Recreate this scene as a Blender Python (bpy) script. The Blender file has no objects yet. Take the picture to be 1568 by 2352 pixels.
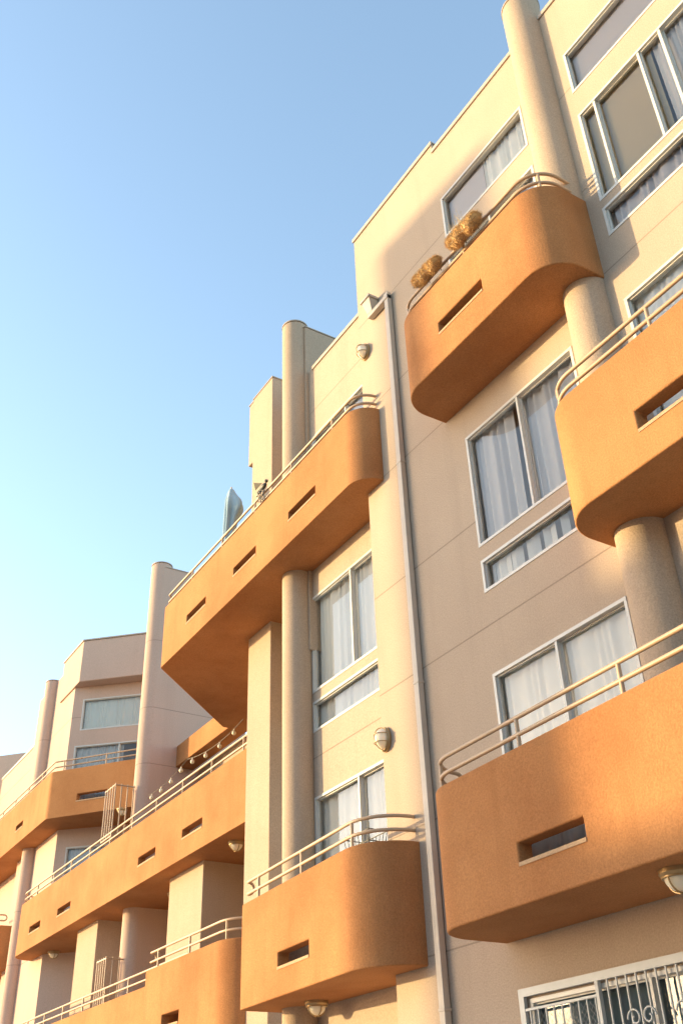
import bpy, bmesh, math, random
from mathutils import Vector, Matrix
random.seed(7)
U = 6.5            # facade module in metres
CAMH = 1.6
def G(v): return v*U
def H(v): return CAMH + v*U
GZ = -CAMH/U       # ground in module units

scene = bpy.context.scene
# ------------------------------------------------------------------ camera
cam_d = bpy.data.cameras.new("camera"); cam = bpy.data.objects.new("camera", cam_d)
scene.collection.objects.link(cam); scene.camera = cam
Zc = Vector((-0.0321, 0.8331, -0.5522)).normalized()
Xc = Vector((0.5232, 0.4849, 0.7008)); Xc = (Xc - Zc*Xc.dot(Zc)).normalized()
Yc = Zc.cross(Xc)
m = Matrix((Xc, Yc, Zc)).to_4x4()
m.translation = Vector((0, -U, CAMH))
cam.matrix_world = m
cam_d.sensor_fit = 'VERTICAL'; cam_d.sensor_height = 36; cam_d.sensor_width = 24
cam_d.lens = 36*2304/2352
cam_d.clip_end = 3000

# ------------------------------------------------------------------ materials
def new_mat(name):
    mt = bpy.data.materials.new(name); mt.use_nodes = True
    nt = mt.node_tree; nt.nodes.clear()
    out = nt.nodes.new('ShaderNodeOutputMaterial')
    return mt, nt, out
def N(nt, t, **kw):
    n = nt.nodes.new(t)
    for k, v in kw.items():
        if k in n.inputs: n.inputs[k].default_value = v
        else: setattr(n, k, v)
    return n
def math_node(nt, op, a, b=None):
    n = nt.nodes.new('ShaderNodeMath'); n.operation = op
    for i, v in enumerate((a, b)):
        if v is None: continue
        if isinstance(v, (int, float)): n.inputs[i].default_value = v
        else: nt.links.new(v, n.inputs[i])
    return n.outputs[0]
def mix_col(nt, fac, a, b, blend='MIX'):
    n = nt.nodes.new('ShaderNodeMix'); n.data_type = 'RGBA'; n.blend_type = blend
    if isinstance(fac, (int, float)): n.inputs[0].default_value = fac
    else: nt.links.new(fac, n.inputs[0])
    for sock, v in ((n.inputs[6], a), (n.inputs[7], b)):
        if isinstance(v, tuple): sock.default_value = (*v, 1)
        else: nt.links.new(v, sock)
    return n.outputs[2]
JOINTS = [.28, .48, .747, .951, 1.214, 1.42, 1.685]
def stucco(name, col, dark, joints=False, grain=1.0, streak=.25, mott=.55):
    mt, nt, out = new_mat(name)
    geo = N(nt, 'ShaderNodeNewGeometry'); pos = geo.outputs['Position']
    n1 = N(nt, 'ShaderNodeTexNoise', Scale=.8, Detail=4.0, Roughness=.6); nt.links.new(pos, n1.inputs['Vector'])
    n2 = N(nt, 'ShaderNodeTexNoise', Scale=60.0, Detail=3.0, Roughness=.75); nt.links.new(pos, n2.inputs['Vector'])
    mp = N(nt, 'ShaderNodeMapping'); mp.inputs['Scale'].default_value = (3.2, 3.2, .22); nt.links.new(pos, mp.inputs['Vector'])
    n4 = N(nt, 'ShaderNodeTexNoise', Scale=1.0, Detail=4.0, Roughness=.65); nt.links.new(mp.outputs[0], n4.inputs['Vector'])
    r1 = N(nt, 'ShaderNodeMapRange'); r1.inputs[1].default_value=.35; r1.inputs[2].default_value=.7; nt.links.new(n1.outputs[0], r1.inputs[0])
    c = mix_col(nt, math_node(nt,'MULTIPLY', r1.outputs[0], mott), col, dark)
    r4 = N(nt, 'ShaderNodeMapRange'); r4.inputs[1].default_value=.52; r4.inputs[2].default_value=.78; nt.links.new(n4.outputs[0], r4.inputs[0])
    c = mix_col(nt, math_node(nt,'MULTIPLY', r4.outputs[0], streak), c, tuple(x*.78 for x in dark))
    r2 = N(nt, 'ShaderNodeMapRange'); r2.inputs[1].default_value=.3; r2.inputs[2].default_value=.7; r2.inputs[3].default_value=.76; r2.inputs[4].default_value=1.14
    nt.links.new(n2.outputs[0], r2.inputs[0])
    cc = N(nt, 'ShaderNodeCombineColor')
    for i in range(3): nt.links.new(r2.outputs[0], cc.inputs[i])
    c = mix_col(nt, .8*grain, c, cc.outputs[0], 'MULTIPLY')
    hgt = n2.outputs[0]
    if joints:
        sx = N(nt, 'ShaderNodeSeparateXYZ'); nt.links.new(pos, sx.inputs[0])
        tot = None
        for j in JOINTS:
            k = nt.nodes.new('ShaderNodeMath'); k.operation = 'COMPARE'
            nt.links.new(sx.outputs[2], k.inputs[0]); k.inputs[1].default_value = H(j); k.inputs[2].default_value = .008
            tot = k.outputs[0] if tot is None else math_node(nt, 'ADD', tot, k.outputs[0])
        c = mix_col(nt, math_node(nt,'MULTIPLY', tot, .5), c, tuple(x*.35 for x in dark))
        hgt = math_node(nt, 'SUBTRACT', hgt, tot)
    b = N(nt, 'ShaderNodeBump', Strength=.6*grain, Distance=.012); nt.links.new(hgt, b.inputs['Height'])
    p = N(nt, 'ShaderNodeBsdfPrincipled', Roughness=.92); p.inputs['Specular IOR Level'].default_value=.15
    nt.links.new(c, p.inputs['Base Color']); nt.links.new(b.outputs[0], p.inputs['Normal'])
    nt.links.new(p.outputs[0], out.inputs[0])
    return mt
def paint(name, col, rough=.5, metallic=0.0, var=.25, spec=.5, sss=0):
    mt, nt, out = new_mat(name)
    geo = N(nt, 'ShaderNodeNewGeometry')
    n1 = N(nt, 'ShaderNodeTexNoise', Scale=6.0, Detail=4.0, Roughness=.65); nt.links.new(geo.outputs['Position'], n1.inputs['Vector'])
    c = mix_col(nt, n1.outputs[0], col, tuple(x*(1-var) for x in col))
    p = N(nt, 'ShaderNodeBsdfPrincipled', Roughness=rough, Metallic=metallic); p.inputs['Specular IOR Level'].default_value=spec
    if sss: p.inputs['Subsurface Weight'].default_value=sss; p.inputs['Subsurface Radius'].default_value=(1,.9,.8); p.inputs['Subsurface Scale'].default_value=.12
    nt.links.new(c, p.inputs['Base Color']); nt.links.new(p.outputs[0], out.inputs[0])
    return mt
M_beige = stucco("beige_stucco", (.49,.38,.29), (.435,.33,.25), joints=True)
M_haze = stucco("haze_tinted_stucco", (.59,.425,.34), (.54,.385,.305), joints=True)  # pinker, lighter beige: haze over the far bays put into the wall colour
M_col = stucco("column_stucco", (.50,.375,.275), (.45,.325,.235), grain=1.1)
M_orange = stucco("orange_stucco", (.505,.235,.095), (.39,.160,.060), grain=1.2, streak=.35, mott=.9)
M_rail = paint("rail_paint", (.56,.38,.24), .45)
M_frame = paint("window_frame_white", (.68,.65,.60), .4)
M_grille = paint("grille_paint", (.55,.57,.57), .45)
M_pipe = paint("downspout_paint", (.58,.49,.40), .5)
M_coping = paint("coping_metal", (.52,.42,.33), .45)
M_room = paint("room_interior", (.60,.50,.37), .9)
M_sill = stucco("slot_sill_stucco", (.54,.36,.22), (.48,.31,.18))
M_dark = paint("dark_metal", (.05,.045,.04), .5)
M_wire = paint("rusty_wire", (.32,.20,.10), .6)
M_brass = paint("aged_brass", (.45,.31,.16), .4, .6)
M_coir = paint("coir_liner", (.74,.48,.21), .95, var=.4)
M_drygrass = paint("dry_grass", (.80,.62,.36), .9, var=.4)
M_umb = paint("umbrella_cloth", (.36,.47,.54), .95, var=.2, spec=.1)
M_asphalt = paint("asphalt", (.09,.085,.08), .9, var=.3)
M_pave = paint("concrete_paving", (.55,.49,.42), .9, var=.25)
M_ground = paint("ground_earth", (.34,.29,.22), .95, var=.3)
M_mark = paint("road_marking", (.75,.73,.66), .8)
M_neigh = stucco("neighbour_stucco", (.50,.40,.30), (.43,.33,.25))
M_bulb = paint("bulb_glass", (.85,.75,.55), .2)
def curtain_mat(name, col, tr=.35):
    mt, nt, out = new_mat(name)
    d = N(nt, 'ShaderNodeBsdfDiffuse'); d.inputs[0].default_value=(*col,1)
    t = N(nt, 'ShaderNodeBsdfTranslucent'); t.inputs[0].default_value=(*col,1)
    mx = N(nt, 'ShaderNodeMixShader'); mx.inputs[0].default_value=tr
    nt.links.new(d.outputs[0], mx.inputs[1]); nt.links.new(t.outputs[0], mx.inputs[2]); nt.links.new(mx.outputs[0], out.inputs[0])
    return mt
M_curtain = curtain_mat("curtain_fabric", (.90,.86,.79), .04)
M_curtain2 = curtain_mat("sheer_curtain", (.72,.68,.66), .08)
M_tan = curtain_mat("tan_interior_sheet", (.54,.43,.27), .05)  # flat tan sheet added behind the panes for a warm interior tone
M_greyshade = curtain_mat("grey_roller_shade", (.62,.55,.52), .05)
M_blueshade = curtain_mat("teal_grey_shade", (.14,.20,.23), .05)
def glass_mat():
    mt, nt, out = new_mat("window_glass")
    fr = N(nt, 'ShaderNodeFresnel', IOR=1.5)
    f = math_node(nt, 'ADD', fr.outputs[0], .02)
    f = math_node(nt, 'MINIMUM', f, 1.0)
    geo = N(nt, 'ShaderNodeNewGeometry')
    n1 = N(nt, 'ShaderNodeTexNoise', Scale=1.3, Detail=1.0); nt.links.new(geo.outputs['Position'], n1.inputs['Vector'])
    b = N(nt, 'ShaderNodeBump', Strength=.06, Distance=.05); nt.links.new(n1.outputs[0], b.inputs['Height'])
    t = N(nt, 'ShaderNodeBsdfTransparent'); t.inputs[0].default_value=(.98,.98,.97,1)
    g = N(nt, 'ShaderNodeBsdfGlossy', Roughness=.03); g.inputs[0].default_value=(.95,.95,.95,1)
    nt.links.new(b.outputs[0], g.inputs['Normal'])
    mx = N(nt, 'ShaderNodeMixShader'); nt.links.new(f, mx.inputs[0])
    nt.links.new(t.outputs[0], mx.inputs[1]); nt.links.new(g.outputs[0], mx.inputs[2]); nt.links.new(mx.outputs[0], out.inputs[0])
    return mt
M_glass = glass_mat()
M_lampglass = paint("frosted_lamp_glass", (.88,.80,.66), .35, var=.06, sss=.9)

# ------------------------------------------------------------------ mesh helpers
def obj_from(name, verts, faces, mat, parent=None, smooth=None):
    me = bpy.data.meshes.new(name); me.from_pydata([tuple(v) for v in verts], [], faces); me.update()
    me.materials.append(mat)
    ob = bpy.data.objects.new(name, me); scene.collection.objects.link(ob)
    if parent: ob.parent = parent
    if smooth is not None:
        for p in me.polygons: p.use_smooth = True
        me.set_sharp_from_angle(angle=math.radians(smooth))
    return ob
class MB:
    def __init__(s): s.v=[]; s.f=[]
    def add(s, vs, fs):
        o=len(s.v); s.v+= [tuple(v) for v in vs]; s.f += [tuple(i+o for i in f) for f in fs]
    def box(s, x0,x1,y0,y1,z0,z1, L=None):
        P=[(x0,y0,z0),(x1,y0,z0),(x1,y1,z0),(x0,y1,z0),(x0,y0,z1),(x1,y0,z1),(x1,y1,z1),(x0,y1,z1)]
        if L: P=[L(*p) for p in P]
        s.add(P, [(0,3,2,1),(4,5,6,7),(0,1,5,4),(1,2,6,5),(2,3,7,6),(3,0,4,7)])
    def prism(s, poly, z0, z1):
        n=len(poly); vs=[(x,y,z0) for x,y in poly]+[(x,y,z1) for x,y in poly]
        s.add(vs, [tuple(range(n))[::-1], tuple(range(n,2*n))]+[(i,(i+1)%n,n+(i+1)%n,n+i) for i in range(n)])
    def tube(s, pts, r, n=8, closed=False):
        pts=[Vector(p) for p in pts]; k=len(pts); rings=[]
        up=None
        for i,p in enumerate(pts):
            if closed: t=(pts[(i+1)%k]-pts[i-1])
            else: t=pts[min(i+1,k-1)]-pts[max(i-1,0)]
            if t.length<1e-9: t=Vector((0,0,1))
            t.normalize()
            if up is None: up=Vector((0,0,1)) if abs(t.z)<.9 else Vector((1,0,0))
            a=up-t*up.dot(t)
            if a.length<1e-6: a=t.orthogonal()
            a.normalize(); up=a; b=t.cross(a)
            rr = r[i] if isinstance(r,(list,tuple)) else r
            rings.append([p+a*rr*math.cos(2*math.pi*j/n)+b*rr*math.sin(2*math.pi*j/n) for j in range(n)])
        o=len(s.v)
        for rg in rings: s.v += [tuple(v) for v in rg]
        for i in range(k if closed else k-1):
            i2=(i+1)%k
            for j in range(n):
                s.f.append((o+i*n+j,o+i*n+(j+1)%n,o+i2*n+(j+1)%n,o+i2*n+j))
        if not closed:
            s.f.append(tuple(o+j for j in range(n))[::-1]); s.f.append(tuple(o+(k-1)*n+j for j in range(n)))
    def ellipsoid(s, c, rx, ry, rz, nu=16, nv=10, v0=0, v1=math.pi):
        vs=[];fs=[]
        for i in range(nv+1):
            th=v0+(v1-v0)*i/nv
            for j in range(nu):
                ph=2*math.pi*j/nu
                vs.append((c[0]+rx*math.sin(th)*math.cos(ph), c[1]+ry*math.sin(th)*math.sin(ph), c[2]+rz*math.cos(th)))
        for i in range(nv):
            for j in range(nu):
                fs.append((i*nu+j,(i+1)*nu+j,(i+1)*nu+(j+1)%nu,i*nu+(j+1)%nu))
        s.add(vs,fs)
    def obj(s, name, mat, parent=None, smooth=None): return obj_from(name, s.v, s.f, mat, parent, smooth)

def fillet(pts, radii, seg=10):
    out=[]
    n=len(pts)
    for i,p in enumerate(pts):
        r=radii[i]
        if i==0 or i==n-1 or r<=0: out.append(tuple(p)); continue
        p=Vector(p); a=(Vector(pts[i-1])-p); b=(Vector(pts[i+1])-p)
        la,lb=a.length,b.length; a.normalize(); b.normalize()
        ang=math.acos(max(-1,min(1,a.dot(b)))); d=r/math.tan(ang/2)
        d=min(d, la*.96 if i==1 else la*.48, lb*.96 if i==n-2 else lb*.48); r=d*math.tan(ang/2)
        c=p+(a+b).normalized()*(r/math.sin(ang/2))
        s=p+a*d-c; e=p+b*d-c
        a0=math.atan2(s.y,s.x); a1=math.atan2(e.y,e.x); da=(a1-a0+math.pi)%(2*math.pi)-math.pi
        for k in range(seg+1):
            t=a0+da*k/seg; out.append((c.x+r*math.cos(t), c.y+r*math.sin(t)))
    return out
def offset(path, d):
    out=[]; n=len(path)
    for i in range(n):
        ts=[]
        if i>0:
            t=Vector(path[i])-Vector(path[i-1]); t.normalize(); ts.append(t)
        if i<n-1:
            t=Vector(path[i+1])-Vector(path[i]); t.normalize(); ts.append(t)
        ns=[Vector((-t.y,t.x)) for t in ts]
        a=sum(ns, Vector((0,0))); a.normalize()
        k=d/max(.3,a.dot(ns[0]))
        out.append((path[i][0]+a.x*k, path[i][1]+a.y*k))
    return out
def boolean(ob, cutters):
    for c in cutters:
        md=ob.modifiers.new("cut",'BOOLEAN'); md.operation='DIFFERENCE'; md.solver='EXACT'; md.object=c
    dg=bpy.context.evaluated_depsgraph_get(); dg.update()
    me=bpy.data.meshes.new_from_object(ob.evaluated_get(dg))
    ob.modifiers.clear(); ob.data=me
    for c in cutters: bpy.data.objects.remove(c, do_unlink=True)
def soften(ob, w=.02, ang=35):
    for p in ob.data.polygons: p.use_smooth=True
    ob.data.set_sharp_from_angle(angle=math.radians(ang))
    md=ob.modifiers.new("edge",'BEVEL'); md.width=w; md.segments=2; md.limit_method='ANGLE'; md.angle_limit=math.radians(ang); md.harden_normals=True

# ------------------------------------------------------------------ building root
bld = bpy.data.objects.new("apartment_building", None); scene.collection.objects.link(bld)
bld["label"]="beige and orange stucco apartment block with curved balconies"; bld["category"]="building"

def LF(ox, oy, ang=0.0):
    t=(math.cos(ang),math.sin(ang)); n=(-math.sin(ang),math.cos(ang))
    def L(s,d,z): return (ox+t[0]*s+n[0]*d, oy+t[1]*s+n[1]*d, z)
    return L
def wall(L, s0,s1,z0,z1, openings, mat, name="wall", back=.25, reveal=.11):
    ss=sorted(set([s0,s1]+[o[0] for o in openings]+[o[1] for o in openings]))
    zs=sorted(set([z0,z1]+[o[2] for o in openings]+[o[3] for o in openings]))
    ss=[s for s in ss if s0<=s<=s1]; zs=[z for z in zs if z0<=z<=z1]
    b=MB()
    for i in range(len(ss)-1):
        for j in range(len(zs)-1):
            cs=(ss[i]+ss[i+1])/2; cz=(zs[j]+zs[j+1])/2
            if any(o[0]<cs<o[1] and o[2]<cz<o[3] for o in openings): continue
            b.add([L(ss[i],0,zs[j]),L(ss[i+1],0,zs[j]),L(ss[i+1],0,zs[j+1]),L(ss[i],0,zs[j+1])],[(0,1,2,3)])
    for o in openings:
        a,c,e,f=o
        b.add([L(a,0,e),L(c,0,e),L(c,0,f),L(a,0,f),L(a,reveal,e),L(c,reveal,e),L(c,reveal,f),L(a,reveal,f)],
              [(0,4,5,1),(1,5,6,2),(2,6,7,3),(3,7,4,0)])
    b.add([L(s0,0,z0),L(s0,back,z0),L(s0,back,z1),L(s0,0,z1)],[(0,3,2,1)])
    b.add([L(s1,0,z0),L(s1,back,z0),L(s1,back,z1),L(s1,0,z1)],[(0,1,2,3)])
    b.add([L(s0,0,z1),L(s1,0,z1),L(s1,back,z1),L(s0,back,z1)],[(0,1,2,3)])
    ztop=max([o[3] for o in openings]+[z0])
    b.add([L(s0,back,ztop+.08),L(s1,back,ztop+.08),L(s1,back,z1),L(s0,back,z1)],[(3,2,1,0)])
    return b.obj(name, mat, bld)
def window(L, s0,s1,z0,z1, mull=(.5,), curtain='full', cm=None, fw=.028, name="window", depth=.8, ext=.42):
    cm = cm or M_curtain
    g=.007
    r=MB()
    a,c,zz0,zz1=s0-ext,s1+.06,z0-.03,z1+.05
    P=[L(a,.112,zz0),L(c,.112,zz0),L(c,depth,zz0),L(a,depth,zz0),L(a,.112,zz1),L(c,.112,zz1),L(c,depth,zz1),L(a,depth,zz1)]
    r.add(P,[(0,1,2,3),(7,6,5,4),(5,6,2,1),(6,7,3,2),(7,4,0,3)])
    root=r.obj(name, M_room, bld)
    f=MB()
    d0,d1=-.008,.085
    f.box(s0-g,s1+g,d0,d1,z0-g,z0+fw,L); f.box(s0-g,s1+g,d0,d1,z1-fw,z1+g,L)
    f.box(s0-g,s0+fw,d0+.002,d1,z0+fw,z1-fw,L); f.box(s1-fw,s1+g,d0+.002,d1,z0+fw,z1-fw,L)
    edges=[s0+fw]+[s0+(s1-s0)*k for k in mull]+[s1-fw]
    for k in edges[1:-1]: f.box(k-.015,k+.015,d0+.006,d1,z0+fw,z1-fw,L)
    for i in range(len(edges)-1):
        x0=edges[i]+(.015 if i else 0); x1=edges[i+1]-(.015 if i<len(edges)-2 else 0)
        dd=.02+.025*(i%2); w=.015
        f.box(x0,x1,dd,dd+.025,z0+fw,z0+fw+w,L); f.box(x0,x1,dd,dd+.025,z1-fw-w,z1-fw,L)
        f.box(x0,x0+w,dd+.001,dd+.024,z0+fw+w,z1-fw-w,L); f.box(x1-w,x1,dd+.001,dd+.024,z0+fw+w,z1-fw-w,L)
    f.obj("frame", M_frame, root)
    gl=MB()
    gl.add([L(s0+.01,.06,z0+.01),L(s1-.01,.06,z0+.01),L(s1-.01,.06,z1-.01),L(s0+.01,.06,z1-.01)],[(0,1,2,3)])
    gl.obj("glass", M_glass, root)
    if curtain:
        rng=random.Random(int((s0*31+z0*17)*10))
        ex=ext-.04
        def sheet(a,c,amp,wl,dep=.125,mt=None,nm="curtain"):
            cu=MB()
            n=max(8,int((c-a)/.014)); vs=[];fs=[]; ph=rng.random()*6; p2=rng.random()*6
            for i in range(n+1):
                s=a+(c-a)*i/n; u=(s-a)/wl; q=ph+2*math.pi*(u+.35*math.sin(u*1.7+p2))
                d=dep+amp*math.sin(q)+amp*.5*math.sin(q*.37+1)
                vs += [L(s,d+amp*.7*math.sin(q*.5),z0-.02),L(s,d,z1+.02)]
            for i in range(n): fs.append((2*i,2*i+2,2*i+3,2*i+1))
            cu.add(vs,fs); cu.obj(nm, mt or cm, root, smooth=60)
        w=s1-s0
        if curtain=='full': sheet(s0-ex,s1+.03,.015,.13)
        elif curtain=='open': sheet(s0-ex,s0+w*.40,.02,.10); sheet(s0+w*.46,s1+.03,.02,.11)
        elif curtain=='right': sheet(s0+w*.5,s1+.03,.03,.11,.15)
        elif curtain=='left': sheet(s0-ex,s0+w*.45,.02,.12)
        elif curtain=='shade': sheet(s0-ex,s1+.03,.003,.9,.115,nm="pane_sheet")
        elif curtain in ('shade_right','shade_pleats'):
            sheet(s0-ex,s0+w*.46,.003,.9,.115,nm="pane_sheet")
            sheet(s0+w*.465,s1+.03,.02,.10,.135,M_curtain if curtain=='shade_pleats' else M_curtain2)
        elif curtain=='blinds':
            cu=MB(); x=s0-ex+.05
            cu.box(s0-ex,s1+.03,.11,.15,z1-.012,z1+.02,L)
            while x<s1:
                if rng.random()<.88:
                    t=rng.uniform(-.3,.7); dx=.047*math.cos(t); dy=.047*math.sin(t)
                    cu.add([L(x-dx,.13-dy,z0),L(x+dx,.13+dy,z0),L(x+dx,.13+dy,z1),L(x-dx,.13-dy,z1)],[(0,1,2,3)])
                x+=.09
            cu.obj("blind", cm, root)
    return root
def coping(L,s0,s1,z,back=.25):
    b=MB(); b.box(s0-.02,s1+.02,-.022,back+.02,z+.002,z+.03,L); b.box(s0-.02,s1+.02,-.024,-.005,z-.045,z+.0,L)
    return b.obj("roof_coping", M_coping, bld)
def R(a,b,c,d): return (G(a),G(b),H(c),H(d))
def do_wall(L, s0,s1,z0,z1, wins, mat, wk={}, **k):
    wall(L,s0,s1,z0,z1,[w[0] for w in wins],mat, **k)
    for (r,mull,cur,cm) in wins: window(L,*r,mull=mull,curtain=cur,cm=cm,**wk)

# ------------------------------------------------------------------ walls
LA=LF(0,0)
wA=[ (R(-1.118,-.833,.897,1.133),(.5,),'open',M_curtain2), (R(-1.118,-.833,.808,.868),(),'blinds',M_curtain),
     (R(-1.10,-.833,1.663,1.785),(),'shade_pleats',M_greyshade), (R(-1.10,-.833,1.25,1.60),(.5,),'full',M_curtain2),
     (R(-1.124,-.831,.305,.661),(.5,),'full',M_curtain), (R(-1.13,-.70,-.16,.19),(.5,),'shade',M_blueshade),
     (R(-.704,-.36,1.663,1.782),(),'shade',M_greyshade),(R(-.706,-.36,1.363,1.597),(.11,.42,.56),'shade_right',M_tan),(R(-.706,-.36,1.277,1.342),(),'left',M_greyshade),
     (R(-.71,-.36,.80,1.133),(.5,),'full',M_curtain),(R(-.71,-.36,.33,.661),(.5,),'full',M_curtain)]
do_wall(LA, G(-1.445), G(.3), H(GZ), H(1.962), wA, M_beige)
wall(LA, G(-1.445), G(-1.11), H(1.962), H(1.992), [], M_beige)
coping(LA, G(-1.445), G(-1.11), H(1.992)); coping(LA, G(-1.106), G(.3), H(1.962))
YB=.06
LB=LF(0,G(YB))
wB=[ (R(-1.79,-1.452,.897,1.133),(.5,),'full',M_curtain), (R(-1.79,-1.452,.805,.873),(),'full',M_curtain),
     (R(-1.79,-1.452,.305,.661),(.5,),'full',M_curtain), (R(-1.77,-1.452,1.25,1.60),(.5,),'full',M_curtain2)]
do_wall(LB, G(-1.835), G(-1.446), H(GZ), H(1.833), wB, M_beige)
coping(LB, G(-1.76), G(-1.446), H(1.833))
LC=LF(0,G(.42))
wC=[ (R(-2.95,-2.70,.305,.661),(.5,),'full',M_curtain2), (R(-2.95,-2.6,.79,1.133),(.5,),'full',M_curtain2),(R(-2.42,-2.22,.305,.661),(.5,),'left',M_curtain)]
do_wall(LC, G(-3.22), G(-1.80), H(GZ), H(1.22), wC, M_beige)
# bay D
LD=LF(0,G(.2))
wall(LD, G(-4.62), G(-4.07), H(GZ), H(1.97), [], M_haze)
angD=math.atan2(.42,.37)
LDf=LF(G(-4.07),G(.2),angD)
def RD(a,b,c,d): return (a*U,b*U,H(c),H(d))
wD=[(RD(.045,.50,1.625,1.765),(),'full',M_curtain),(RD(.03,.50,1.24,1.555),(.42,),'left',M_curtain2),(RD(.045,.40,.90,1.133),(.5,),'full',M_curtain2)]
do_wall(LDf, 0, .56*U, H(GZ), H(1.99), wD, M_haze, wk=dict(ext=.06))
b=MB(); b.prism([(G(x),G(y)) for x,y in [(-4.262,.192),(-4.0,.192),(-3.66,.56),(-3.80,.70),(-4.262,.5)]], H(1.825), H(2.02)); o=b.obj("fascia", M_haze, bld); soften(o,.02)
b=MB(); b.prism([(G(x),G(y)) for x,y in [(-4.266,.188),(-3.998,.188),(-3.655,.56),(-3.80,.71),(-4.266,.51)]], H(2.0205), H(2.026)); b.obj("roof_coping", M_coping, bld)
# bay F further along
LE=LF(0,G(.24))
wall(LE, G(-5.35), G(-4.6), H(GZ), H(1.80), [], M_haze)
coping(LE, G(-5.35), G(-4.6), H(1.80))
b=MB(); b.prism([(G(x),G(y)) for x,y in [(-6.4,.2),(-5.35,.2),(-4.98,.55),(-5.2,.75),(-6.4,.75)]], H(GZ), H(1.93)); b.obj("wall", M_haze, bld)
b=MB(); b.prism([(G(x),G(y)) for x,y in [(-7.4,.3),(-6.5,.3),(-6.4,.9),(-7.4,.9)]], H(GZ), H(2.0)); b.obj("wall", M_haze, bld)

# ------------------------------------------------------------------ columns, fins, piers
def column(x,y,r,z0,z1,mat=M_col):
    b=MB(); n=56
    X,Y=G(x),G(y); vs=[];rr=r
    levels=[z0,z1-.02,z1]; rads=[rr,rr,rr-.02]
    for z,q in zip(levels,rads): vs+=[(X+q*math.cos(2*math.pi*i/n),Y+q*math.sin(2*math.pi*i/n),z) for i in range(n)]
    fs=[]
    for k in range(2):
        for i in range(n): fs.append((k*n+i,k*n+(i+1)%n,(k+1)*n+(i+1)%n,(k+1)*n+i))
    fs.append(tuple(2*n+i for i in range(n)))
    b.add(vs,fs); o=b.obj("column",mat,bld,smooth=40)
    c=MB(); c.prism([(X+(rr+.008)*math.cos(2*math.pi*i/n),Y+(rr+.008)*math.sin(2*math.pi*i/n)) for i in range(n)], z1+.001, z1+.025)
    c.obj("cap", M_coping, o)
    return o
def offset_closed(poly,d):
    n=len(poly); out=[]
    for i in range(n):
        a=Vector(poly[i])-Vector(poly[i-1]); c=Vector(poly[(i+1)%n])-Vector(poly[i]); a.normalize(); c.normalize()
        na=Vector((-a.y,a.x)); nc=Vector((-c.y,c.x)); s=(na+nc).normalized(); k=d/max(.3,s.dot(na))
        out.append((poly[i][0]+s.x*k,poly[i][1]+s.y*k))
    return out
def block(poly, z0, z1, mat=M_col, name="pier", w=.015, cap=False):
    b=MB(); b.prism([(G(x),G(y)) for x,y in poly], z0, z1); o=b.obj(name,mat,bld); soften(o,w)
    if cap:
        c=MB(); c.prism([(p[0],p[1]) for p in offset_closed([(G(x),G(y)) for x,y in poly],-.012)], z1+.001, z1+.022); c.obj("roof_coping",M_coping,bld)
    return o
def rect(x0,x1,y0,y1): return [(x0,y0),(x1,y0),(x1,y1),(x0,y1)]
column(-.778,.0,.255,H(GZ),H(2.045))
column(-1.825,.042,.235,H(GZ),H(2.02))
block(rect(-1.815,-1.783,.05,.45), H(1.0), H(2.0), cap=True, name="parapet_fin")
block(rect(-2.18,-2.055,.093,.44), H(GZ), H(2.04), cap=True)
block(rect(-2.21,-2.181,.095,.43), H(1.80), H(2.035), cap=True)
column(-3.24,.24,.26,H(GZ),H(2.02),M_haze)
block(rect(-3.24,-3.20,.24,.60), H(GZ), H(2.0), mat=M_haze, cap=True, name="parapet_fin")
block(rect(-2.83,-2.60,.18,.43), H(GZ), H(.80))
block(rect(-3.62,-3.42,.18,.40), H(GZ), H(.80))
column(-4.40,.195,.24,H(GZ),H(1.975),M_haze)
column(-6.0,.17,.28,H(GZ),H(2.02),M_haze)

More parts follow.
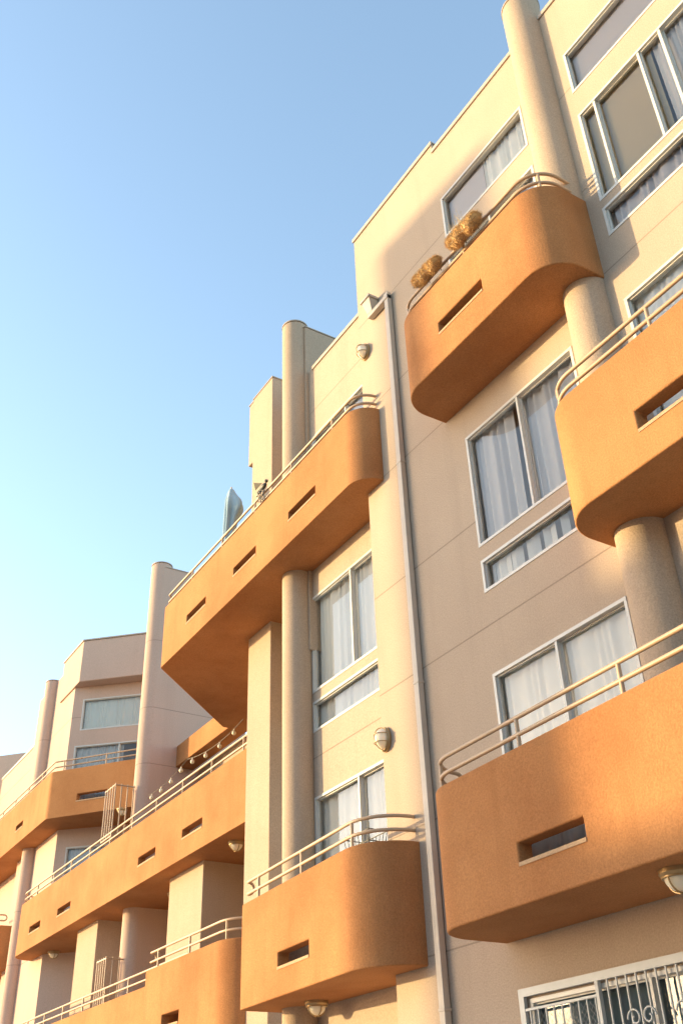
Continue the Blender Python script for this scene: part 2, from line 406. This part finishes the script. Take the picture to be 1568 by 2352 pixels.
# ------------------------------------------------------------------ balconies
def balcony(pts, radii, back, zb, zt, slots=(), rails=(1,1), thick=.16, seg=14, rail_posts=1.25, slab=.22):
    P0=[(G(x),G(y)) for x,y in pts]; path=fillet(P0, radii, seg)
    bk=[(G(x),G(y)) for x,y in back]
    b=MB(); b.prism(path+bk, H(zb), H(zt)); ob=b.obj("balcony", M_orange, bld)
    inn=fillet(offset(P0, thick),[max(0,r-thick) for r in radii],seg)
    ym=max(y for x,y in path+bk)+.5
    cb=MB(); cb.prism(inn+[(inn[-1][0],ym),(inn[0][0],ym)], H(zb)+slab, H(zt)+1)
    cut=[cb.obj("c",M_orange)]
    def yfront(x):
        best=1e9
        for (xa,ya),(xb,yb) in zip(path,path[1:]):
            if xa<=x<=xb and xb-xa>1e-6: best=min(best, ya+(yb-ya)*(x-xa)/(xb-xa))
        return best
    def sides(sl): return G(sl[0]),G(sl[1]),yfront(G(sl[0])),yfront(G(sl[1]))
    for sl in slots:
        c=MB()
        if len(sl)==4:
            x0,x1,ya,yb=sides(sl); yf=min(ya,yb); c.box(x0,x1,yf-.3,yf+thick+.25,H(sl[2]),H(sl[3]))
        else:
            Lx,s0,s1,z0,z1=sl; c.box(s0,s1,-.3,.5,z0,z1,Lx)
        cut.append(c.obj("c",M_orange))
    boolean(ob,cut); soften(ob,.018)
    for sl in slots:
        s=MB()
        if len(sl)==4:
            x0,x1,ya,yb=sides(sl)
            s.prism([(x0-.003,ya-.008),(x1+.006,yb-.008),(x1+.006,yb+thick+.02),(x0-.003,ya+thick+.02)],H(sl[2])-.026,H(sl[2])+.006)
        else:
            Lx,s0,s1,z0,z1=sl; s.box(s0-.01,s1+.01,-.010,thick+.02,z0-.026,z0+.006,Lx)
        s.obj("slot_sill", M_sill, ob)
    if rails is not None:
        rp=fillet(offset(P0, .07),[max(0,r-.07) for r in radii],seg)
        rp=rp[rails[0]:len(rp)-rails[1]]
        h1,h2,r=.13,.28,.021
        t=MB()
        lo=[(x,y,H(zt)+h1) for x,y in rp]; hi=[(x,y,H(zt)+h2) for x,y in rp]
        def arc(p,q,pp):
            d=Vector(p)-Vector(pp); d.z=0; d.normalize(); c=(Vector(p)+Vector(q))/2; rad=(h2-h1)/2
            return [c+d*rad*math.sin(a)+Vector((0,0,1))*rad*math.cos(a) for a in [math.pi*k/8 for k in range(0,9)]]
        a2=arc(hi[-1],lo[-1],hi[-2]); a1=arc(hi[0],lo[0],hi[1])
        loop=[Vector(p) for p in hi]+[v for v in a2[1:-1]]+[Vector(p) for p in reversed(lo)]+[v for v in reversed(a1[1:-1])]
        t.tube(loop, r, 8, closed=True)
        dist=0; last=-.9
        for i in range(len(rp)-1):
            a=Vector(rp[i]); c=Vector(rp[i+1]); l=(c-a).length
            while True:
                need=last+rail_posts-dist
                if need>l: break
                s=max(0,need); p=a+(c-a)*(s/l if l else 0)
                t.tube([(p.x,p.y,H(zt)-.03),(p.x,p.y,H(zt)+h2)], .019, 8)
                last=dist+s
            dist+=l
        t.obj("railing", M_rail, ob, smooth=50)
    return ob
S1,S2,S3,S4=-.203,.267,.739,1.206
T=.19
A4=balcony([(-1.171,.004),(-1.171,-.112),(-.736,-.112),(-.736,.004)],[0,.42,.42,0],[],S4,S4+T,[(-1.028,-.903,1.272,1.299)],rails=(1,0))
A3=balcony([(-.829,.004),(-.829,-.118),(-.25,-.118),(-.25,.004)],[0,.45,.42,0],[],S3,S3+T,[(-.655,-.50,.79,.822)])
A2=balcony([(-1.169,.004),(-1.169,-.135),(-.45,-.15),(-.45,.004)],[0,.45,.42,0],[],S2,S2+T,[(-.962,-.842,.315,.340)])
B4=balcony([(-2.77,.40),(-2.77,.304),(-2.451,-.045),(-1.385,-.055),(-1.385,.004)],[0,.03,.12,.37,0],[(-1.447,.004),(-1.447,.066),(-1.80,.066),(-1.80,.40)],S4,S4+T,
   [(-1.70,-1.575,1.268,1.292),(-1.99,-1.866,1.268,1.292),(-2.28,-2.156,1.268,1.292)],rails=(1,0))
B2=balcony([(-1.885,.064),(-1.885,-.060),(-1.355,-.095),(-1.355,.004)],[0,.08,.64,0],[(-1.447,.004),(-1.447,.064)],S2,S2+T,[(-1.71,-1.585,.315,.340)],rails=(1,0))
block([( -3.20,.33),(-2.76,.33),(-2.76,.40),(-3.20,.40)], H(1.214), H(1.29), mat=M_orange, name="slab_band")
C3=balcony([(-4.22,.40),(-4.22,.12),(-2.14,.12),(-2.14,.40)],[0,.5,0,0],[],S3,S3+T,[(-2.62,-2.49,.795,.82),(-2.94,-2.81,.795,.82),(-3.686,-3.55,.795,.82),(-4.01,-3.88,.795,.82)])
C2=balcony([(-2.65,.30),(-2.65,.05),(-2.145,.05),(-2.145,.30)],[0,.1,.55,0],[],S2,S2+T,[(-2.52,-2.42,.315,.34)])
C2b=balcony([(-4.2,.40),(-4.2,.14),(-2.6,.14),(-2.6,.40)],[0,.5,0,0],[],S2,S2+T,[])
sl=LF(G(-3.95),G(.11),math.atan2(.27,.33))
D4=balcony([(-5.3,.40),(-5.3,.11),(-3.95,.11),(-3.62,.38),(-3.62,.5)],[0,.3,.25,0,0],[(-3.9,.5)],S4,S4+T,[(-4.38,-4.28,1.268,1.292),(sl,.85,1.75,H(1.262),H(1.29))])
E3=balcony([(-6.0,.40),(-6.0,.10),(-4.55,.10),(-4.55,.4)],[0,.3,.4,0],[],S3+.02,S3+T,[])
E2=balcony([(-6.0,.40),(-6.0,.10),(-4.6,.10),(-4.6,.4)],[0,.3,.3,0],[],S2,S2+T,[])

# ------------------------------------------------------------------ downspout
b=MB(); w=.046; px=G(-1.312)
b.box(px-w,px+w,-.088,-.012,H(GZ),H(1.68))
for zz in (.2,.72,1.2): b.box(px-w-.007,px+w+.007,-.094,-.002,H(zz)-.016,H(zz)+.016)
o=b.obj("downspout", M_pipe, bld); soften(o,.008)
b=MB()
hx=G(-1.375)
def frust(cx,w0,w1,d0,d1,z0,z1):
    b.add([(cx-w0,-d0,z0),(cx+w0,-d0,z0),(cx+w0,-.005,z0),(cx-w0,-.005,z0),(cx-w1,-d1,z1),(cx+w1,-d1,z1),(cx+w1,-.005,z1),(cx-w1,-.005,z1)],[(0,3,2,1),(4,5,6,7),(0,1,5,4),(1,2,6,5),(2,3,7,6),(3,0,4,7)])
frust(hx,.06,.10,.10,.17,H(1.672),H(1.705)); frust(hx,.12,.12,.19,.19,H(1.705)+.001,H(1.71)+.015)
b.box(hx-.06,px+w,-.10,-.01,H(1.660),H(1.672)-.001)
o=b.obj("rain_hopper", M_pipe, bld); soften(o,.006)

# ------------------------------------------------------------------ lamps
def wall_lamp(x,y,z):
    b=MB()
    def ell(rx,rz,d): return [(x+rx*math.cos(2*math.pi*i/28),y-d,z+rz*math.sin(2*math.pi*i/28)) for i in range(28)]
    n=28; vs=ell(.108,.15,0)+ell(.108,.15,.03)+ell(.095,.135,.042)
    fs=[tuple(2*n+i for i in range(n))]
    for k in range(2):
        for i in range(n): fs.append((k*n+i,k*n+(i+1)%n,(k+1)*n+(i+1)%n,(k+1)*n+i))
    b.add(vs,fs); base=b.obj("wall_lamp",M_brass,bld,smooth=35)
    g=MB(); g.ellipsoid((x,y-.04,z),.088,.115,.13,20,12); g.obj("globe",M_lampglass,base,smooth=60)
    c=MB()
    c.tube([(x+.096*math.cos(t),y-.048,z+.138*math.sin(t)) for t in [2*math.pi*i/24 for i in range(24)]],.009,6,closed=True)
    c.tube([(x,y-.04-.128*math.sin(t),z+.141*math.cos(t)) for t in [math.pi*i/12 for i in range(13)]],.006,6)
    for zz in (-.05,.05):
        c.tube([(x+.092*math.cos(t),y-.04-.120*math.sin(t),z+zz) for t in [math.pi*i/12 for i in range(13)]],.006,6)
    c.obj("cage",M_brass,base,smooth=50)
    return base
wall_lamp(G(-1.421),0,H(1.59)); wall_lamp(G(-1.432),0,H(.657))
def ceiling_lamp(x,y,z):
    b=MB(); n=28; prof=[(.14,0),(.14,-.03),(.125,-.05)]
    vs=[(x+r*math.cos(2*math.pi*i/n),y+r*math.sin(2*math.pi*i/n),z+d) for r,d in prof for i in range(n)]
    fs=[tuple(2*n+i for i in range(n))[::-1]]
    for k in range(2):
        for i in range(n): fs.append((k*n+i,(k+1)*n+i,(k+1)*n+(i+1)%n,k*n+(i+1)%n))
    b.add(vs,fs); base=b.obj("ceiling_lamp",M_brass,bld,smooth=35)
    g=MB(); g.ellipsoid((x,y,z-.05),.108,.108,.10,20,8,math.pi/2,math.pi); g.obj("globe",M_lampglass,base,smooth=60)
    c=MB()
    c.tube([(x+.117*math.cos(t),y+.117*math.sin(t),z-.055) for t in [2*math.pi*i/24 for i in range(24)]],.010,6,closed=True)
    for a in (0,math.pi/2):
        c.tube([(x+.117*math.cos(t)*math.cos(a),y+.117*math.cos(t)*math.sin(a),z-.05-.11*math.sin(t)) for t in [math.pi*i/12 for i in range(13)]],.007,6)
    c.obj("cage",M_brass,base,smooth=50)
for (x,y,zs) in [(-1.73,.02,S2),(-.762,-.093,S2),(-2.40,.18,S3),(-2.98,.26,S3),(-3.45,.2,S3),(-4.0,.22,S3),(-3.7,.33,S4)]:
    ceiling_lamp(G(x),G(y),H(zs)-.001)

# ------------------------------------------------------------------ security grille
b=MB(); x0,x1,z0,z1=(G(-1.146),G(-.69),H(-.18),H(.204))
b.box(x0,x1,-.05,-.012,z1-.065,z1); b.box(x0,x0+.065,-.049,-.012,z0,z1-.065)
xm=x0+.95
b.box(xm,xm+.035,-.052,-.013,z0,z1-.065)
o=b.obj("security_grille", M_grille, bld)
c=MB()
x=x0+.12
while x<xm-.02: c.box(x-.005,x+.005,-.04,-.028,z0,z1-.16); x+=.10
c.box(x0+.065,xm,-.046,-.02,z1-.18,z1-.16)
x=xm+.13
while x<x1: c.box(x-.006,x+.006,-.044,-.030,z0,z1-.065); x+=.105
def scroll(cx,cz,s,sg):
    c.tube([(cx+sg*s*(1-t/9)*math.cos(t),-.05,cz+s*(1-t/9)*math.sin(t)) for t in [i*.35 for i in range(22)]],.008,6)
for k in range(3):
    for sg in (-1,1): scroll(xm+.45+k*.5+sg*.075,z1-.38,.075,sg); scroll(xm+.45+k*.5+sg*.06,z1-.58,.06,sg)
    scroll(x0+.3+k*.22,z1-.5,.05,1)
c.obj("bars", M_grille, o)
c=MB(); s=.055; zz=z1-.2; W=xm-x0-.09; Hh=1.4; i=1
while i*s < W+Hh:
    a=i*s
    p0=(max(0,a-Hh), min(a,Hh)); p1=(min(a,W), max(0,a-W))
    c.tube([(x0+.08+p0[0],-.022,zz-p0[1]),(x0+.08+p1[0],-.022,zz-p1[1])],.0018,4)
    c.tube([(x0+.08+W-p0[0],-.018,zz-p0[1]),(x0+.08+W-p1[0],-.018,zz-p1[1])],.0018,4)
    i+=1
c.obj("screen", M_grille, o)

# ------------------------------------------------------------------ hanging planters
def planter(x,y,z,seed,label,S=.82):
    rng=random.Random(seed)
    X,Y,Z=G(x),G(y)-.05,H(z)
    root=MB(); LL=.30*S; R0=.088*S
    def prof(u): return R0*max(0,(1-abs(u)**4))**.5*(1-.16*math.exp(-((u-.05)/.15)**2))
    root.tube([(X+LL*math.cos(t),Y+R0*math.sin(t),Z+.01) for t in [2*math.pi*i/28 for i in range(28)]],.004,5,closed=True)
    for u in (-.75,-.45,-.15,.15,.45,.75):
        r=prof(u)*1.10
        root.tube([(X+LL*u,Y+r*math.cos(t),Z-r*1.35*math.sin(t)) for t in [math.pi*i/10 for i in range(11)]],.003,5)
    for a in (.9,1.57,2.3): root.tube([(X+LL*u,Y+prof(u)*1.10*math.cos(a),Z-prof(u)*1.4*math.sin(a)) for u in [-.9+.18*i for i in range(11)]],.003,5)
    for sx in (-.12,.12): root.tube([(X+sx,Y+.07,Z),(X+sx,Y+.12,Z+.03),(X+sx,Y+.14,Z-.02)],.006,5)
    base=root.obj("hanging_planter", M_wire, None, smooth=60)
    base["label"]=label; base["category"]="planter"; base["group"]="planters hung on the balcony rail"
    li=MB(); nu,nv=40,44; vs=[];fs=[]
    def surf(u,t,n=1.0):
        r=prof(u)*n*(1+.08*math.sin(9*u+2*t+seed)+.06*math.sin(17*u-3*t)); zz=math.sin(t)
        return Vector((X+LL*u, Y+r*math.cos(t), Z+(.6 if zz>0 else 1.35)*r*zz+.010*math.sin(7*u+seed)))
    for i in range(nv+1):
        u=-1+2*i/nv
        for j in range(nu): vs.append(surf(u,2*math.pi*j/nu,1+rng.uniform(-.08,.08)))
    for i in range(nv):
        for j in range(nu): fs.append((i*nu+j,(i+1)*nu+j,(i+1)*nu+(j+1)%nu,i*nu+(j+1)%nu))
    li.add(vs,fs)
    for k in range(5000):
        u=rng.uniform(-1,1); t=rng.uniform(0,2*math.pi); p=surf(u,t,.97)
        d=Vector((rng.uniform(-1,1)+.4*u,rng.uniform(-.8,.8)+math.cos(t),rng.uniform(-1,1)+.6*math.sin(t))).normalized()*rng.uniform(.015,.055)
        s=Vector((rng.uniform(-1,1),rng.uniform(-1,1),rng.uniform(-1,1))).normalized()*.0025
        li.add([p-s,p+s,p+d],[(0,1,2)])
    li.obj("coir_liner", M_coir, base)
    pl=MB()
    for k in range(130):
        p=Vector((X+rng.uniform(-.22,.10)*S,Y+rng.uniform(-.06,.06),Z+.02)); h=rng.uniform(.06,.26)*(1 if seed==2 else .35)
        d=Vector((rng.uniform(-.45,.30),rng.uniform(-.35,.35),1))*h; e=p+d
        pl.tube([p,p+d*.5+Vector((rng.uniform(-.02,.02),0,0)),e],[.0022,.0018,.001],4)
        for q in range(7):
            f=p+d*rng.uniform(.4,1); g=f+Vector((rng.uniform(-1,1),rng.uniform(-1,1),rng.uniform(0,1)))*.025
            s=Vector((rng.uniform(-1,1),rng.uniform(-1,1),0))*.002
            pl.add([f-s,f+s,g],[(0,1,2)])
    pl.obj("dry_plant", M_drygrass, base)
planter(-1.035,-.112,1.435,1,"coir-lined wire planter with withered plant on the balcony rail",.88)
planter(-.92,-.112,1.435,2,"coir-lined wire planter with tall dry stalks on the rail",1.0)

# ------------------------------------------------------------------ umbrella
X,Y=G(-2.165),G(.02); zb=H(S4)+.22; zt=H(1.665)
b=MB(); b.tube([(X,Y,zb),(X,Y,zt+.02)],.018,10); b.ellipsoid((X,Y,zt+.03),.02,.02,.025,10,6)
um=b.obj("patio_umbrella", M_frame, None, smooth=50); um["label"]="closed pale blue patio umbrella standing on the terrace"; um["category"]="umbrella"
b=MB(); nu,nv=72,40; vs=[]
for i in range(nv+1):
    t=i/nv; z=zt-t*1.35
    for j in range(nu):
        a=2*math.pi*j/nu
        lobe=.5+.5*math.cos(a-.3)                       # one side of the cloth hangs out as a flap
        r=.02+.085*min(1,t*5)**.5+.15*lobe**3*math.exp(-((t-.28)/.16)**2)-.025*max(0,t-.45)
        fold=1+.22*math.sin(6*a+2.0*t)*min(1,t*3)
        dz=-.16*lobe**2*min(1,t*3)*(1-t)-.07*math.sin(3*a)*t**2
        vs.append((X+r*fold*math.cos(a)+.03*math.sin(6*t), Y+r*fold*math.sin(a), z+dz))
fs=[(i*nu+j,(i+1)*nu+j,(i+1)*nu+(j+1)%nu,i*nu+(j+1)%nu) for i in range(nv) for j in range(nu)]
b.add(vs,fs); b.obj("canopy", M_umb, um, smooth=70)

# ------------------------------------------------------------------ string lights
P=[Vector((G(-2.62),G(.30),H(1.178))),Vector((G(-2.913),G(.25),H(1.138))),Vector((G(-3.104),G(.20),H(1.066)))]
b=MB()
def sag(a,c,s,n=20): return [a.lerp(c,i/n)-Vector((0,0,s*4*(i/n)*(1-i/n))) for i in range(n+1)]
line=sag(P[0],P[1],.14)+sag(P[1],P[2],.08)[1:]
b.tube(line,.005,5); st=b.obj("string_lights",M_dark,None); st["label"]="sagging string of round bulbs strung above the terrace"; st["category"]="string lights"
for k in range(3,len(line),5):
    p=line[k]; c=MB(); c.tube([p,p-Vector((0,0,.05))],.012,6); c.ellipsoid((p.x,p.y,p.z-.085),.042,.042,.05,10,8); c.obj("bulb",M_bulb,st,smooth=60)

# ------------------------------------------------------------------ small things on balconies
def rack(x,y,z,h,w,label):
    b=MB(); X,Y,Z=G(x),G(y),H(z)
    for k in range(5):
        xx=X+w*(k/4); b.tube([(xx,Y,Z),(xx,Y,Z+h)],.014,6)
    for q in (.0,.97): b.tube([(X-.02,Y,Z+h*q),(X+w+.02,Y,Z+h*q)],.016,6)
    for k in range(1,4):
        yy=Y+.14*k; b.tube([(X+w,yy,Z),(X+w,yy,Z+h)],.014,6)
    for q in (.0,.97): b.tube([(X+w,Y,Z+h*q),(X+w,Y+.44,Z+h*q)],.016,6)
    o=b.obj("clothes_rack",M_rail,None,smooth=50); o["label"]=label; o["category"]="rack"; o["group"]="metal racks on the balconies"
rack(-3.32,.13,.96,1.15,.6,"tan metal clothes rack standing on the balcony")
rack(-3.30,.15,.40,1.25,.5,"tan metal clothes rack standing on the balcony")
b=MB(); X,Y,Z=G(-1.84),G(-.045),H(S4+T)+.28
b.ellipsoid((X,Y,Z+.09),.10,.04,.045,12,8); b.ellipsoid((X+.10,Y,Z+.14),.035,.03,.03,10,6)
b.tube([(X+.13,Y,Z+.14),(X+.18,Y,Z+.13)],[.012,.002],5); b.tube([(X-.08,Y,Z+.08),(X-.24,Y,Z+.03)],[.03,.012],5)
b.add([(X+.04,Y-.04,Z+.12),(X-.12,Y-.12,Z+.2),(X-.18,Y-.05,Z+.10)],[(0,1,2)])
for k in range(4): b.tube([(X+.02+.08*math.cos(t+k),Y-.05+.03*math.sin(2*t),Z-.12+.13*math.sin(t)) for t in [2*math.pi*i/14 for i in range(14)]],.006,4,closed=True)
b.tube([(X,Y,Z+.06),(X,Y,Z-.1)],.008,5)
o=b.obj("bird_ornament",M_dark,None,smooth=50); o["label"]="dark wire bird ornament clipped to the terrace rail"; o["category"]="ornament"
b=MB(); X,Y,Z=G(-1.50),G(-.01),H(S2+T)+.05
for q,s in ((0,.85),(.12,.95),(.24,1.05)):
    b.tube([(X-.25*s,Y-.12*s,Z+q),(X+.25*s,Y-.12*s,Z+q),(X+.25*s,Y+.12*s,Z+q),(X-.25*s,Y+.12*s,Z+q)],.007,5,closed=True)
for k in range(8):
    xx=-.25+.5*k/7
    for sy in (-.12,.12): b.tube([(X+xx*.85,Y+sy*.85,Z),(X+xx*1.05,Y+sy*1.05,Z+.24)],.005,4)
    b.tube([(X+xx*.85,Y-.1,Z),(X+xx*.85,Y+.1,Z)],.005,4)
o=b.obj("wire_basket",M_dark,None); o["label"]="dark wire basket standing behind the balcony rail"; o["category"]="basket"
b=MB(); X,Y,Z=G(-2.45),G(.3),H(S3)-.02
b.tube([(X,Y,Z),(X,Y,Z-.3)],.004,4); b.ellipsoid((X,Y,Z-.3),.07,.07,.015,14,6)
for k in range(5):
    a=2*math.pi*k/5; b.tube([(X+.05*math.cos(a),Y+.05*math.sin(a),Z-.38),(X+.05*math.cos(a),Y+.05*math.sin(a),Z-.75-.04*k)],.012,6)
    b.tube([(X+.05*math.cos(a),Y+.05*math.sin(a),Z-.3),(X+.05*math.cos(a),Y+.05*math.sin(a),Z-.38)],.002,4)
o=b.obj("wind_chime",M_frame,None,smooth=50); o["label"]="metal tube wind chime hanging under the balcony"; o["category"]="wind chime"

# ------------------------------------------------------------------ ground, street
def sheet(name,x0,x1,y0,y1,z,mat):
    o=obj_from(name,[(x0,y0,z),(x1,y0,z),(x1,y1,z),(x0,y1,z)],[(0,1,2,3)],mat); o["kind"]="structure"; return o
sheet("ground",-1200,1200,-1200,1200,-.02,M_ground)
b=MB(); b.box(-90,60,-7.8,-.0,-.15,.0)
o=b.obj("pavement",M_pave); o["kind"]="structure"
sheet("road",-200,200,-20,-7.81,-.010,M_asphalt)
b=MB()
for k in range(-30,30): b.add([(k*6,-14,-.005),(k*6+3,-14,-.005),(k*6+3,-13.88,-.005),(k*6,-13.88,-.005)],[(0,1,2,3)])
o=b.obj("road_marking",M_mark); o["kind"]="structure"

# ------------------------------------------------------------------ light
EL=math.radians(7.5); AZ=math.radians(45)
sdir=Vector((-math.sin(AZ)*math.cos(EL),-math.cos(AZ)*math.cos(EL),math.sin(EL)))
tang=Vector((math.cos(AZ),-math.sin(AZ),0)); away=Vector((-math.sin(AZ),-math.cos(AZ),0))
def nb(xa,xb,zt,d0,d1,name,parent=None):
    b=MB(); z1=H(zt)+d0*math.tan(EL); P=[]
    for x,d in ((xa,d0),(xb,d0),(xb,d1),(xa,d1)):
        q=Vector((G(x),0,0)); p=tang*q.dot(tang)+away*d
        P.append((p.x,p.y))
    b.prism(P,0,z1); return b.obj(name,M_neigh,parent)
nbm=bpy.data.objects.new("neighbouring_building",None); scene.collection.objects.link(nbm)
nbm["label"]="plain stucco building down the street"; nbm["category"]="building"
nb(-1.345,-.95,1.72,45,55,"tower",nbm); nb(-1.34,-.86,1.0,44.5,56,"wing",nbm); nb(-1.34,-.70,.62,44,57,"annex",nbm); nb(-1.34,-.40,.22,43.5,57.5,"porch",nbm)
M_glassdark = paint("dark_glazing", (.08,.09,.10), .1)
def opposite(x0,x1,h,label):  # unseen row across the street, added to block the low sky glow
    y=-24
    b=MB(); b.box(x0,x1,y-12,y,0,h); o=b.obj("unseen_opposite_building",M_neigh); o["label"]=label; o["category"]="building"; o["group"]="unseen buildings added across the street"
    b=MB(); b.box(x0-.1,x1+.1,y-12.1,y+.15,h+.002,h+.35); b.obj("roof_parapet",M_neigh,o)
    z=1.2
    while z+1.6<h:
        x=x0+1.2
        while x+1.8<x1:
            w=MB(); w.box(x,x+1.8,y+.002,y+.05,z,z+1.5); w.obj("window",M_glassdark,o); x+=3.4
        z+=3.0
opposite(-20.5,-8,11.0,"unseen low stucco block facing the street, added to block low sky")
opposite(-7,6,13.0,"unseen taller stucco block with regular windows, added to block low sky")
opposite(7,22,11.5,"unseen stucco block with flat parapet roof, added to block low sky")

sun_d=bpy.data.lights.new("sun",'SUN'); sun_d.energy=5.0; sun_d.angle=math.radians(.6); sun_d.color=(1.60,1.20,.60)
sun=bpy.data.objects.new("sun",sun_d); scene.collection.objects.link(sun)
sun.rotation_euler=sdir.to_track_quat('Z','Y').to_euler()
w=bpy.data.worlds.new("World"); scene.world=w; w.use_nodes=True; nt=w.node_tree
bg=nt.nodes['Background']; sky=nt.nodes.new('ShaderNodeTexSky'); sky.sky_type='NISHITA'; sky.sun_disc=False
sky.sun_elevation=EL; sky.sun_rotation=math.radians(225); sky.air_density=1.0; sky.dust_density=1.0; sky.ozone_density=1.8
hs=nt.nodes.new('ShaderNodeHueSaturation'); hs.inputs['Saturation'].default_value=.88; hs.inputs['Hue'].default_value=.495
nt.links.new(sky.outputs[0],hs.inputs['Color']); nt.links.new(hs.outputs[0],bg.inputs[0]); bg.inputs[1].default_value=.71
scene.view_settings.view_transform='Standard'; scene.view_settings.look='None'; scene.view_settings.exposure=0
